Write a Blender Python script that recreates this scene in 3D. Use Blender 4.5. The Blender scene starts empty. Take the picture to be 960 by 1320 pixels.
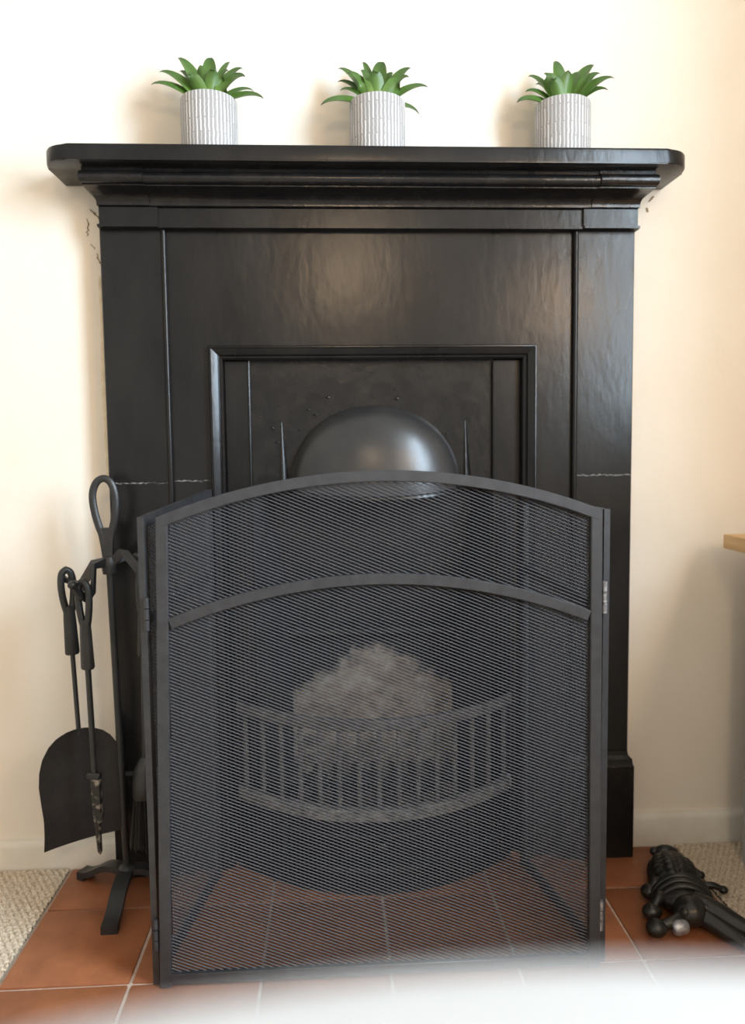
import bpy, bmesh, math, random
from mathutils import Vector, Matrix
random.seed(7)
PI = math.pi
sc = bpy.context.scene
COL = sc.collection

# ------------------------------------------------------------------ camera
CX, CY, CZ, YAW, PIT, ROL, FPX = -.086, -1.479, .805, .052, -.077, -.012, 982.0
F = Vector((math.sin(YAW)*math.cos(PIT), math.cos(YAW)*math.cos(PIT), math.sin(PIT)))
R = Vector((math.cos(YAW), -math.sin(YAW), 0)); U = R.cross(F)
R, U = R*math.cos(ROL)+U*math.sin(ROL), U*math.cos(ROL)-R*math.sin(ROL)
cam = bpy.data.cameras.new('camera'); camo = bpy.data.objects.new('camera', cam); COL.objects.link(camo)
camo.matrix_world = Matrix(((R.x, U.x, -F.x, CX), (R.y, U.y, -F.y, CY), (R.z, U.z, -F.z, CZ), (0, 0, 0, 1)))
cam.sensor_fit = 'VERTICAL'; cam.sensor_height = 36; cam.lens = FPX*36/1320
cam.clip_start = .01
cam.dof.use_dof = True; cam.dof.focus_distance = 1.24; cam.dof.aperture_fstop = 2.1
sc.camera = camo

# ------------------------------------------------------------------ world, lights, exposure
w = bpy.data.worlds.new('world'); sc.world = w; w.use_nodes = True
bg = w.node_tree.nodes['Background']; bg.inputs[0].default_value = (1, .935, .83, 1); bg.inputs[1].default_value = .60

def light(name, kind, loc, power, col, **kw):
    l = bpy.data.lights.new(name, kind); l.energy = power; l.color = col
    for k, v in kw.items(): setattr(l, k, v)
    o = bpy.data.objects.new(name, l); COL.objects.link(o); o.location = loc
    return o
wl = light('window_daylight', 'AREA', (1.215, -1.375, 1.52), 92, (.66, .83, 1), shape='RECTANGLE', size=.75, size_y=1.2)
wl.rotation_euler = (PI/2, 0, PI/2)          # shines towards -x
light('pendant_lamp_light', 'POINT', (.02, -2.9, 1.82), 26, (1, .70, .42), shadow_soft_size=.16)
light('wall_lamp_light', 'POINT', (.93, -1.90, 1.44), 11, (1, .62, .30), shadow_soft_size=.05)

vs = sc.view_settings
vs.view_transform = 'Standard'; vs.look = 'None'; vs.exposure = .50; vs.gamma = 1; vs.use_curve_mapping = False

# ------------------------------------------------------------------ mesh helpers
class MB:
    def __init__(s): s.v = []; s.f = []; s.uv = None
    def add(s, vs, fs):
        b = len(s.v); s.v += [tuple(p) for p in vs]; s.f += [tuple(i+b for i in f) for f in fs]; return s
    def box(s, x0, x1, y0, y1, z0, z1, bev=0, seg=1, mat=None):
        bm = bmesh.new(); bmesh.ops.create_cube(bm, size=1)
        for v in bm.verts:
            v.co = ((x0+x1)/2+v.co.x*(x1-x0), (y0+y1)/2+v.co.y*(y1-y0), (z0+z1)/2+v.co.z*(z1-z0))
        if bev: bmesh.ops.bevel(bm, geom=list(bm.edges), offset=bev, segments=seg, profile=.5, affect='EDGES')
        return s.bm(bm, mat)
    def bm(s, bm, mat=None):
        bm.verts.index_update()
        vs = [(mat @ v.co if mat else v.co.copy()) for v in bm.verts]
        fs = [[v.index for v in f.verts] for f in bm.faces]; bm.free()
        return s.add(vs, fs)
    def prism(s, pts, d, bev=0, seg=1, fn=None):
        """pts: 2d polygon; extruded 0..d; fn maps (a,b,c)->xyz"""
        bm = bmesh.new()
        lo = [bm.verts.new((p[0], p[1], 0)) for p in pts]; hi = [bm.verts.new((p[0], p[1], d)) for p in pts]
        n = len(pts); bm.faces.new(lo[::-1]); bm.faces.new(hi)
        for i in range(n): bm.faces.new((lo[i], lo[(i+1) % n], hi[(i+1) % n], hi[i]))
        if bev:
            es = [e for e in bm.edges if abs(e.verts[0].co.z-e.verts[1].co.z) < 1e-9]
            bmesh.ops.bevel(bm, geom=es, offset=bev, segments=seg, profile=.5, affect='EDGES')
        if fn:
            for v in bm.verts: v.co = Vector(fn(*v.co))
        bmesh.ops.recalc_face_normals(bm, faces=bm.faces)
        return s.bm(bm)
    def rings(s, rings, closed=True, cap=True, loop=False):
        n = len(rings[0]); vs = [p for r in rings for p in r]; fs = []
        m = len(rings)
        for i in range(m if loop else m-1):
            a, b = i*n, ((i+1) % m)*n
            for j in range(n if closed else n-1):
                k = (j+1) % n; fs.append((a+j, a+k, b+k, b+j))
        if cap and closed and not loop: fs += [tuple(range(n))[::-1], tuple(range((m-1)*n, m*n))]
        return s.add(vs, fs)
    def tube(s, path, rad, n=10, loop=False, flat=None, up=None):
        """flat=(a,b) gives an elliptical/rect section scale"""
        P = [Vector(p) for p in path]; m = len(P); rs = []
        prev = None
        for i in range(m):
            a = P[(i-1) % m] if (loop or i > 0) else P[i]; b = P[(i+1) % m] if (loop or i < m-1) else P[i]
            t = (b-a).normalized()
            ref = Vector(up) if up else (prev if prev else (Vector((0, 0, 1)) if abs(t.z) < .9 else Vector((0, 1, 0))))
            u = (ref-t*ref.dot(t)).normalized(); v = t.cross(u); prev = u
            r = rad[i] if isinstance(rad, (list, tuple)) else rad
            fa, fb = flat if flat else (1, 1)
            if n == 4:
                rs.append([P[i]+u*r*fa*c+v*r*fb*d for c, d in ((1, 1), (-1, 1), (-1, -1), (1, -1))])
            else:
                rs.append([P[i]+u*r*fa*math.cos(2*PI*k/n)+v*r*fb*math.sin(2*PI*k/n) for k in range(n)])
        return s.rings(rs, loop=loop)
    def lathe(s, prof, c=(0, 0, 0), n=32, cap=True):
        rs = [[(c[0]+r*math.cos(2*PI*k/n), c[1]+r*math.sin(2*PI*k/n), c[2]+z) for k in range(n)] for r, z in prof]
        return s.rings(rs, cap=cap)
    def ball(s, c, r, sx=1, sy=1, sz=1, n=12):
        prof = [(max(1e-4, r*math.sin(PI*i/(n//2+2))), -r*math.cos(PI*i/(n//2+2))) for i in range(n//2+3)]
        rs = [[(c[0]+q*sx*math.cos(2*PI*k/n), c[1]+q*sy*math.sin(2*PI*k/n), c[2]+z*sz) for k in range(n)] for q, z in prof]
        return s.rings(rs)
    def xf(s, M):
        s.v = [tuple(M @ Vector(p)) for p in s.v]; return s
    def build(s, name, mat, parent=None, ang=38, fix=True):
        me = bpy.data.meshes.new(name); me.from_pydata(s.v, [], s.f); me.validate()
        if fix:
            bm = bmesh.new(); bm.from_mesh(me); bmesh.ops.recalc_face_normals(bm, faces=bm.faces); bm.to_mesh(me); bm.free()
        me.shade_smooth()
        me.set_sharp_from_angle(angle=math.radians(ang))
        me.materials.append(mat)
        o = bpy.data.objects.new(name, me); COL.objects.link(o)
        if parent: o.parent = parent
        return o

def setorigin(o, loc):
    loc = Vector(loc); o.data.transform(Matrix.Translation(-loc)); o.location = loc; return o
def tag(o, label=None, cat=None, group=None, kind=None):
    for k, v in (('label', label), ('category', cat), ('group', group), ('kind', kind)):
        if v: o[k] = v
    return o
def thing(name, label, cat, loc=(0, 0, 0), group=None):
    o = bpy.data.objects.new(name, None); COL.objects.link(o); o.location = loc; o.empty_display_size = .02
    return tag(o, label, cat, group)
def bez(p0, p1, p2, p3, n):
    out = []
    for i in range(n+1):
        t = i/n; a = (1-t)**3; b = 3*t*(1-t)**2; c = 3*t*t*(1-t); d = t**3
        out.append(tuple(a*p0[k]+b*p1[k]+c*p2[k]+d*p3[k] for k in range(len(p0))))
    return out
def smooth(pts, k=6):
    """Catmull-Rom through the points"""
    P = [pts[0]]+list(pts)+[pts[-1]]; out = []
    for i in range(1, len(P)-2):
        for j in range(k):
            t = j/k
            out.append(tuple(.5*((2*P[i][d])+(-P[i-1][d]+P[i+1][d])*t+(2*P[i-1][d]-5*P[i][d]+4*P[i+1][d]-P[i+2][d])*t*t+(-P[i-1][d]+3*P[i][d]-3*P[i+1][d]+P[i+2][d])*t**3) for d in range(len(P[0]))))
    out.append(tuple(pts[-1])); return out

# ------------------------------------------------------------------ materials
def newmat(name):
    m = bpy.data.materials.new(name); m.use_nodes = True
    nt = m.node_tree; return m, nt, nt.nodes['Principled BSDF']
def nd(nt, t, **kw):
    n = nt.nodes.new(t)
    for k, v in kw.items():
        if k in n.inputs: n.inputs[k].default_value = v
        else: setattr(n, k, v)
    return n
def mat(name, c1, c2=None, rough=.5, scale=20, bump=0, bscale=None, metal=0, spec=.5, stretch=None, rvar=0, detail=4, coat=0, dist=.002, ramp=(.34, .68)):
    m, nt, b = newmat(name); L = nt.links
    tc = nd(nt, 'ShaderNodeTexCoord'); src = tc.outputs['Object']
    if stretch:
        mp = nd(nt, 'ShaderNodeMapping'); mp.inputs['Scale'].default_value = stretch; L.new(src, mp.inputs[0]); src = mp.outputs[0]
    no = nd(nt, 'ShaderNodeTexNoise', Scale=scale, Detail=detail, Roughness=.6); L.new(src, no.inputs['Vector'])
    b.inputs['Roughness'].default_value = rough; b.inputs['Metallic'].default_value = metal
    b.inputs['Specular IOR Level'].default_value = spec
    if coat: b.inputs['Coat Weight'].default_value = coat; b.inputs['Coat Roughness'].default_value = .12
    if c2:
        cr = nd(nt, 'ShaderNodeValToRGB'); cr.color_ramp.elements[0].position, cr.color_ramp.elements[1].position = ramp
        cr.color_ramp.elements[0].color = (*c1, 1); cr.color_ramp.elements[1].color = (*c2, 1)
        L.new(no.outputs[0], cr.inputs[0]); L.new(cr.outputs[0], b.inputs['Base Color'])
    else: b.inputs['Base Color'].default_value = (*c1, 1)
    if rvar:
        mr = nd(nt, 'ShaderNodeMapRange'); mr.inputs[3].default_value = rough-rvar; mr.inputs[4].default_value = rough+rvar
        n3 = nd(nt, 'ShaderNodeTexNoise', Scale=scale*.6, Detail=3); L.new(src, n3.inputs['Vector'])
        L.new(n3.outputs[0], mr.inputs[0]); L.new(mr.outputs[0], b.inputs['Roughness'])
    if bump:
        n2 = nd(nt, 'ShaderNodeTexNoise', Scale=bscale or scale*3, Detail=3); L.new(src, n2.inputs['Vector'])
        bp = nd(nt, 'ShaderNodeBump', Strength=bump, Distance=dist); L.new(n2.outputs[0], bp.inputs['Height']); L.new(bp.outputs[0], b.inputs['Normal'])
    return m

M = {}
M['wall'] = mat('cream_plaster', (.79, .725, .63), (.82, .76, .67), .85, 5, .25, 35, spec=.2, dist=.003)
M['paintwood'] = mat('white_gloss_skirting', (.78, .75, .68), (.70, .66, .58), .5, 14, .15, 60)
M['black'] = mat('black_gloss_paint', (.007, .0068, .0072), (.016, .0148, .0142), .25, 9, .4, 60, stretch=(1, 1, .45), rvar=.08, dist=.0012, spec=.30)
M['blackrough'] = mat('lumpy_black_paint', (.006, .006, .007), (.015, .0135, .0125), .22, 25, .4, 45, rvar=.08, dist=.002, spec=.36)
M['hood'] = mat('satin_black_hood', (.022, .022, .023), (.034, .033, .032), .31, 14, .22, 60, rvar=.06, dist=.001)
M['soot'] = mat('sooty_iron', (.008, .008, .008), (.022, .020, .019), .6, 18, .4, 60)
M['iron'] = mat('wrought_iron', (.016, .016, .017), (.026, .025, .025), .42, 40, .25, 160, dist=.001)
M['ash'] = mat('pale_ash_on_iron', (.07, .068, .066), (.33, .315, .30), .75, 60, .4, 120)
M['grate'] = mat('ash_dusted_iron', (.06, .058, .056), (.16, .15, .145), .6, 45, .4, 120)
M['screen'] = mat('dark_grey_metal', (.026, .027, .030), (.040, .041, .045), .40, 60, .15, 300, dist=.0006)
M['wire'] = mat('mesh_wire', (.068, .068, .074), None, .65, 10, spec=.2)
M['white_edge'] = mat('worn_metal', (.45, .46, .48), (.12, .12, .13), .4, 160, metal=.6)
M['coal'] = mat('charred_coal', (.008, .008, .008), (.03, .028, .026), .8, 60, .6, 90)
M['oak'] = mat('honey_oak', (.66, .40, .16), (.80, .52, .24), .45, 7, .1, 40, stretch=(9, 1.2, 9))
M['greypaint'] = mat('grey_painted_wood', (.40, .395, .39), (.45, .44, .435), .6, 8, .1, 60)
M['whitetable'] = mat('white_lacquer', (.37, .36, .345), (.39, .38, .365), .6, 4, spec=.2)
M['crack'] = mat('bare_plaster_crack', (.16, .11, .06), (.30, .22, .13), .9, 90)
M['peel'] = mat('flaked_plaster', (.62, .52, .38), (.75, .66, .50), .9, 60, .4, 120)
M['grout'] = mat('pale_grout', (.40, .30, .24), (.55, .45, .37), .85, 40, .3, 90)
M['bristle'] = mat('black_bristle', (.012, .011, .010), (.03, .027, .024), .7, 120, .5, 200, stretch=(1, 1, .1))
M['ornament'] = mat('cast_iron_black', (.010, .010, .010), (.022, .020, .018), .30, 60, .3, 140, rvar=.08, dist=.001)
M['worn'] = mat('worn_bare_iron', (.30, .32, .36), (.62, .64, .68), .45, 140, metal=.8)
M['soil'] = mat('dark_moss_fill', (.03, .04, .015), (.06, .07, .03), .9, 80, .6, 120)
M['pokertip'] = mat('burnt_poker_tip', (.012, .011, .010), (.40, .35, .28), .5, 60, .3, 120, ramp=(.50, .72))

def terracotta():
    m, nt, b = newmat('terracotta_tile'); L = nt.links
    tc = nd(nt, 'ShaderNodeTexCoord'); oi = nd(nt, 'ShaderNodeObjectInfo')
    ad = nd(nt, 'ShaderNodeVectorMath', operation='ADD'); L.new(tc.outputs['Object'], ad.inputs[0])
    sc_ = nd(nt, 'ShaderNodeVectorMath', operation='SCALE'); sc_.inputs['Scale'].default_value = 9
    L.new(oi.outputs['Location'], sc_.inputs[0]); L.new(sc_.outputs[0], ad.inputs[1])
    n = nd(nt, 'ShaderNodeTexNoise', Scale=9, Detail=6, Roughness=.65); L.new(ad.outputs[0], n.inputs['Vector'])
    cr = nd(nt, 'ShaderNodeValToRGB'); e = cr.color_ramp.elements
    e[0].position = .28; e[0].color = (.20, .068, .028, 1); e[1].position = .72; e[1].color = (.37, .135, .055, 1)
    L.new(n.outputs[0], cr.inputs[0])
    hs = nd(nt, 'ShaderNodeHueSaturation'); mr = nd(nt, 'ShaderNodeMapRange'); mr.inputs[3].default_value = .86; mr.inputs[4].default_value = 1.12
    L.new(oi.outputs['Random'], mr.inputs[0]); L.new(mr.outputs[0], hs.inputs['Value']); L.new(cr.outputs[0], hs.inputs['Color'])
    L.new(hs.outputs[0], b.inputs['Base Color']); b.inputs['Roughness'].default_value = .5
    n2 = nd(nt, 'ShaderNodeTexNoise', Scale=130, Detail=3); L.new(ad.outputs[0], n2.inputs['Vector'])
    bp = nd(nt, 'ShaderNodeBump', Strength=.25, Distance=.001); L.new(n2.outputs[0], bp.inputs['Height']); L.new(bp.outputs[0], b.inputs['Normal'])
    return m
M['tile'] = terracotta()

def carpet():
    m, nt, b = newmat('beige_loop_carpet'); L = nt.links
    tc = nd(nt, 'ShaderNodeTexCoord')
    n = nd(nt, 'ShaderNodeTexNoise', Scale=260, Detail=3); L.new(tc.outputs['Object'], n.inputs['Vector'])
    cr = nd(nt, 'ShaderNodeValToRGB'); e = cr.color_ramp.elements
    e[0].position = .36; e[0].color = (.44, .36, .27, 1); e[1].position = .62; e[1].color = (.68, .59, .47, 1)
    L.new(n.outputs[0], cr.inputs[0]); L.new(cr.outputs[0], b.inputs['Base Color'])
    b.inputs['Roughness'].default_value = .95; b.inputs['Specular IOR Level'].default_value = .1
    bp = nd(nt, 'ShaderNodeBump', Strength=.6, Distance=.003); L.new(n.outputs[0], bp.inputs['Height']); L.new(bp.outputs[0], b.inputs['Normal'])
    return m
M['carpet'] = carpet()

def fireback_mat():
    m, nt, b = newmat('ash_stained_firebrick'); L = nt.links
    tc = nd(nt, 'ShaderNodeTexCoord'); sp = nd(nt, 'ShaderNodeSeparateXYZ'); L.new(tc.outputs['Object'], sp.inputs[0])
    def mth(op, a, b_=None):
        n = nd(nt, 'ShaderNodeMath', operation=op)
        for i, q in enumerate((a, b_)):
            if q is None: continue
            if isinstance(q, (int, float)): n.inputs[i].default_value = q
            else: L.new(q, n.inputs[i])
        return n.outputs[0]
    x = mth('ABSOLUTE', mth('SUBTRACT', sp.outputs[0], .005))
    no = nd(nt, 'ShaderNodeTexNoise', Scale=17, Detail=5, Roughness=.7); L.new(tc.outputs['Object'], no.inputs['Vector'])
    h = mth('SUBTRACT', .405, mth('MULTIPLY', x, .55))
    h = mth('ADD', h, mth('MULTIPLY', mth('SUBTRACT', no.outputs[0], .5), .13))
    d = mth('SUBTRACT', h, sp.outputs[2])
    mr = nd(nt, 'ShaderNodeMapRange'); mr.inputs[1].default_value = 0; mr.inputs[2].default_value = .025; L.new(d, mr.inputs[0])
    n2 = nd(nt, 'ShaderNodeTexNoise', Scale=26, Detail=5, Roughness=.7); L.new(tc.outputs['Object'], n2.inputs['Vector'])
    cr = nd(nt, 'ShaderNodeValToRGB'); e = cr.color_ramp.elements
    e[0].position = .3; e[0].color = (.10, .088, .075, 1); e[1].position = .66; e[1].color = (.50, .46, .41, 1)
    k = e.new(.5); k.color = (.32, .265, .22, 1)
    L.new(n2.outputs[0], cr.inputs[0])
    mx = nd(nt, 'ShaderNodeMix', data_type='RGBA'); mx.inputs[6].default_value = (.012, .011, .010, 1)
    L.new(mr.outputs[0], mx.inputs[0]); L.new(cr.outputs[0], mx.inputs[7]); L.new(mx.outputs[2], b.inputs['Base Color'])
    b.inputs['Roughness'].default_value = .9
    bp = nd(nt, 'ShaderNodeBump', Strength=.6, Distance=.004); L.new(n2.outputs[0], bp.inputs['Height']); L.new(bp.outputs[0], b.inputs['Normal'])
    return m
M['fireback'] = fireback_mat()

def pot_mat():
    m, nt, b = newmat('grey_pot_white_dashes'); L = nt.links
    tc = nd(nt, 'ShaderNodeTexCoord')
    n = nd(nt, 'ShaderNodeTexNoise', Scale=12, Detail=2); L.new(tc.outputs['UV'], n.inputs['Vector'])
    vm = nd(nt, 'ShaderNodeVectorMath', operation='MULTIPLY_ADD'); L.new(n.outputs[1], vm.inputs[0])
    vm.inputs[1].default_value = (.05, .008, 0); L.new(tc.outputs['UV'], vm.inputs[2])
    br = nd(nt, 'ShaderNodeTexBrick'); br.offset = .43; br.squash = 1
    br.inputs['Scale'].default_value = 1; br.inputs['Brick Width'].default_value = .55; br.inputs['Row Height'].default_value = 1/44
    br.inputs['Mortar Size'].default_value = .0085; br.inputs['Mortar Smooth'].default_value = .25
    br.inputs['Color1'].default_value = (.74, .73, .73, 1); br.inputs['Color2'].default_value = (.44, .43, .43, 1); br.inputs['Mortar'].default_value = (.29, .28, .275, 1)
    L.new(vm.outputs[0], br.inputs['Vector']); L.new(br.outputs[0], b.inputs['Base Color'])
    b.inputs['Roughness'].default_value = .6
    bp = nd(nt, 'ShaderNodeBump', Strength=.4, Distance=.001, invert=True); L.new(br.outputs['Fac'], bp.inputs['Height']); L.new(bp.outputs[0], b.inputs['Normal'])
    return m
M['pot'] = pot_mat()

def leaf_mat():
    m, nt, b = newmat('green_succulent_leaf'); L = nt.links
    tc = nd(nt, 'ShaderNodeTexCoord'); sp = nd(nt, 'ShaderNodeSeparateXYZ'); L.new(tc.outputs['UV'], sp.inputs[0])
    cr = nd(nt, 'ShaderNodeValToRGB'); e = cr.color_ramp.elements
    e[0].position = 0; e[0].color = (.20, .30, .05, 1); e[1].position = 1; e[1].color = (.05, .03, .03, 1)
    k = e.new(.35); k.color = (.080, .165, .026, 1); k = e.new(.86); k.color = (.040, .090, .018, 1)
    L.new(sp.outputs[1], cr.inputs[0])
    n = nd(nt, 'ShaderNodeTexNoise', Scale=40, Detail=3); L.new(tc.outputs['Object'], n.inputs['Vector'])
    hs = nd(nt, 'ShaderNodeHueSaturation'); mr = nd(nt, 'ShaderNodeMapRange'); mr.inputs[3].default_value = .75; mr.inputs[4].default_value = 1.3
    L.new(n.outputs[0], mr.inputs[0]); L.new(mr.outputs[0], hs.inputs['Value']); L.new(cr.outputs[0], hs.inputs['Color'])
    L.new(hs.outputs[0], b.inputs['Base Color']); b.inputs['Roughness'].default_value = .45
    return m
M['leaf'] = leaf_mat()

# ================================================================== the room
def struct(mb, name, m, label=None):
    return tag(mb.build(name, m), label, None, None, 'structure')
WR = .99
wb = MB().box(-1.9, -.47, 0, .1, -.05, 2.5).box(.46, WR+.1, 0, .1, -.05, 2.5).box(-.47, .46, 0, .1, 1.1, 2.5)
wall = struct(wb, 'wall_back', M['wall'], 'cream painted plaster wall behind the black fireplace')
WT = .21        # unseen wall thickened so the deep reveal keeps daylight off wall_back's right
wr = MB().box(WR, WR+WT, -1.0, 0, -.05, 2.5).box(WR, WR+WT, -3.4, -1.75, -.05, 2.5).box(WR, WR+WT, -1.75, -1.0, -.05, .92).box(WR, WR+WT, -1.75, -1.0, 2.12, 2.5)
struct(wr, 'wall_right', M['wall'], 'cream side wall with the window beside the oak-topped cabinet')
fl = MB().box(-1.9, WR, -3.4, 0, -.05, -.004)
struct(fl, 'floor', M['carpet'], 'beige carpeted floor around the terracotta hearth')
wx0, wx1 = WR+WT-.045, WR+WT-.005
win = MB().box(wx0, wx1, -1.75, -1.71, .92, 2.12).box(wx0, wx1, -1.04, -1.0, .92, 2.12).box(wx0, wx1, -1.71, -1.04, .92, .96).box(wx0, wx1, -1.71, -1.04, 2.08, 2.12).box(wx0+.01, wx1-.005, -1.71, -1.04, 1.50, 1.53)
struct(win, 'window_1', M['paintwood'], 'white window frame in the side wall')
for side, x0, x1 in (('left', -1.9, -.505), ('right', .49, WR)):
    h = .057 if side == 'left' else .066
    prof = [(0, -.004), (-.015, -.004), (-.015, h-.012), (-.0125, h-.004), (-.007, h), (0, h)]
    b = MB().prism(prof, x1-x0, fn=lambda a, b_, c: (x0+c, a, b_))
    struct(b, 'baseboard_'+side, M['paintwood'], 'off-white skirting board %s of the fireplace' % side)
# cracks and flaked plaster beside the cornice
def crack(pts, wd, m=M['crack'], name='crack'):
    mb = MB(); L_ = []; 
    for i, (x, z) in enumerate(pts):
        t = wd*(.4+.6*math.sin(PI*(i+.4)/(len(pts)-.2)))*random.uniform(.6, 1.3)
        L_.append([(x-t, -.0002, z), (x-t*.6, -.0012, z), (x+t*.6, -.0012, z), (x+t, -.0002, z)])
    mb.rings(L_, closed=False); return mb.build(name, m, wall)
def jag(x0, z0, x1, z1, n): return [(x0+(x1-x0)*i/n+random.uniform(-.0022, .0022), z0+(z1-z0)*i/n) for i in range(n+1)]
crack(jag(-.526, 1.262, -.508, 1.244, 6), .0030)
crack(jag(-.532, 1.246, -.534, 1.214, 9), .0012)
crack(jag(-.527, 1.200, -.521, 1.190, 3), .0010)
crack(jag(-.519, 1.183, -.507, 1.148, 8), .0016)
crack([(.540, 1.292), (.534, 1.285), (.530, 1.281)], .003)
crack([(.527, 1.270), (.529, 1.262)], .003)
for z0, n in ((.50, 9), (.39, 7), (.27, 5)):
    crack([(-.513-random.uniform(-.003, .004), z0-i*.013) for i in range(n)], .0022, M['crack'] if z0 < .45 else M['peel'])
crack([(-.5145, 1.14), (-.512, 1.05), (-.513, .95), (-.511, .85), (-.512, .76)], .006, M['peel'], 'flaked_edge')

# carpet pile: one uncountable surface either side of the hearth
def pile(x0, x1, y0, y1, label):
    st = .0026; nx = int((x1-x0)/st); ny = int((y1-y0)/st); mb = MB(); px, py = .0120, .0092
    vs = []
    for j in range(ny+1):
        for i in range(nx+1):
            x = x0+i*st; y = y0+j*st
            row = math.floor(y/py); ph = (row % 2)*.5*px
            a = abs(math.sin(PI*(x+ph)/px)); b = abs(math.sin(PI*y/py))
            h = .0085*(a*b)**.5+random.uniform(-.0007, .0007)
            vs.append((x, y, -.003+h))
    fs = [(j*(nx+1)+i, j*(nx+1)+i+1, (j+1)*(nx+1)+i+1, (j+1)*(nx+1)+i) for j in range(ny) for i in range(nx)]
    o = mb.add(vs, fs).build('carpet', M['carpet'], ang=180, fix=False)
    tag(o, label, 'carpet', None, 'stuff')
pile(-1.05, -.610, -.62, -.016, 'beige looped carpet left of the hearth by the fire tools')
pile(.597, .985, -.62, -.016, 'beige looped carpet right of the hearth by the grey cabinet')

# ================================================================== hearth
hearth = thing('hearth', 'terracotta tiled hearth under the black fireplace', 'hearth', (-.007, -.28, 0))
def child(mb, name, m, par, ang=38):
    o = mb.build(name, m, ang=ang); o.parent = par; o.location = -Vector(par.location); return o
child(MB().box(-.609, .595, -.556, -.014, -.02, -.0022), 'grout', M['grout'], hearth)
XS = [-.607+.2*k for k in range(7)]; YS = [-.555, -.355, -.155, -.0145]
tmesh = {}
for j in range(3):
    for i in range(6):
        wy = YS[j+1]-YS[j]-.005
        key = round(wy, 3)
        if key not in tmesh:
            mb = MB().box(-.0975, .0975, -wy/2, wy/2, -.012, .0012, .0022, 2)
            t = mb.build('tile', M['tile']); tmesh[key] = t.data
        else:
            t = bpy.data.objects.new('tile', tmesh[key]); COL.objects.link(t)
        t.parent = hearth
        t.location = Vector(((XS[i]+XS[i+1])/2+random.uniform(-.0006, .0006), (YS[j]+YS[j+1])/2+.0005, random.uniform(-.0006, .0004)))-hearth.location
        t.rotation_euler = (random.uniform(-.003, .003), random.uniform(-.003, .003), random.uniform(-.004, .004))

# ================================================================== fireplace surround
fp = thing('fireplace', 'black painted cast iron fireplace surround with mantel shelf and rounded hood', 'fireplace', (-.005, -.03, 0))
def fpart(mb, name, m='black', ang=38, par=None):
    o = mb.build(name, M[m], ang=ang)
    if par is None: o.parent = fp; o.location = -Vector(fp.location)
    else: o.parent = par
    return o
XL, XR = -.500, .488
ZB = .0015
# centre plate with its opening
b = MB().box(-.386, -.300, -.036, .03, ZB, 1.222).box(.292, .376, -.036, .03, ZB, 1.222).box(-.300, .292, -.036, .03, .990, 1.222)
fpart(b, 'front_plate')
for x0, x1 in ((XL, -.386), (.376, XR)):
    fpart(MB().box(x0, x1, -.0425, -.0005, .19, 1.222, .002), 'pilaster')
for x in (-.386, .376):
    fpart(MB().tube([(x, -.042, .19), (x, -.042, 1.218)], .0048, 10), 'bead')
for x0, x1 in ((XL-.010, -.362), (.354, XR+.008)):
    pl = [(x0, ZB), (x0, .188), (x0+.004, .205), (x0+.009, .214), (x1-.006, .214), (x1, .205), (x1, ZB)]
    mb = MB(); n = 0
    prof = [(ZB, 0), (.186, 0), (.190, .002), (.200, .003), (.206, .009), (.214, .010)]
    mb.rings([[(x0+o, -.0005, z), (x0+o, -.056+o, z), (x1-o, -.056+o, z), (x1-o, -.0005, z)] for z, o in prof])
    fpart(mb, 'plinth_block', ang=25)
# frieze and cornice: sections swept round the three sides, the end blocks standing proud
def jog(prof, name, m, xe, xr, jl, jr, yb, side, pr):
    mb = MB(); rg = []
    for p, z in prof:
        xl = xe-p*side; xx = xr+p*side; yf = yb-p
        rg.append([(xl, -.0005, z), (xl, yf-pr, z), (jl, yf-pr, z), (jl, yf, z), (jr, yf, z), (jr, yf-pr, z), (xx, yf-pr, z), (xx, -.0005, z)])
    return fpart(mb.rings(rg), name, m, 30)
jog([(0.002, 1.2130), (.006, 1.2145), (.006, 1.2190), (0, 1.2205), (0, 1.2500), (-.002, 1.2515)], 'frieze', 'black', -.496, .488, -.392, .386, -.049, .35, .006)
cy = [(.002, 1.2512), (.007, 1.2525), (.007, 1.2550)]
cy += [(.007+.034*(1-math.cos(t*PI/2)), 1.255+.018*math.sin(t*PI/2)) for t in [i/8 for i in range(1, 9)]]
cy += [(.047, 1.2735), (.047, 1.2755)]
jog(cy, 'cornice_cove', 'blackrough', -.496, .488, -.405, .400, -.049, .30, .003)
to = [(.045, 1.2757)]+[(.051+.007*math.sin(i/8*PI)**.6, 1.2762+.0200*i/8) for i in range(9)]+[(.047, 1.2972), (.047, 1.3030)]
co = jog(to, 'cornice_fascia', 'blackrough', -.496, .488, -.405, .400, -.049, .30, .004)
# mantel shelf
def rr(x0, x1, y0, y1, r, n=8):
    P = [(x1, y1), (x0, y1)]
    P += [(x0+r-r*math.cos(i/n*PI/2), y0+r-r*math.sin(i/n*PI/2)) for i in range(n+1)]
    P += [(x1-r+r*math.sin(i/n*PI/2), y0+r-r*math.cos(i/n*PI/2)) for i in range(n+1)]
    return P
fpart(MB().prism(rr(-.570, .556, -.134, -.0005, .048), .026, .0035, 2, fn=lambda a, b_, c: (a, b_, 1.3032+c)), 'mantel_shelf')
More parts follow.
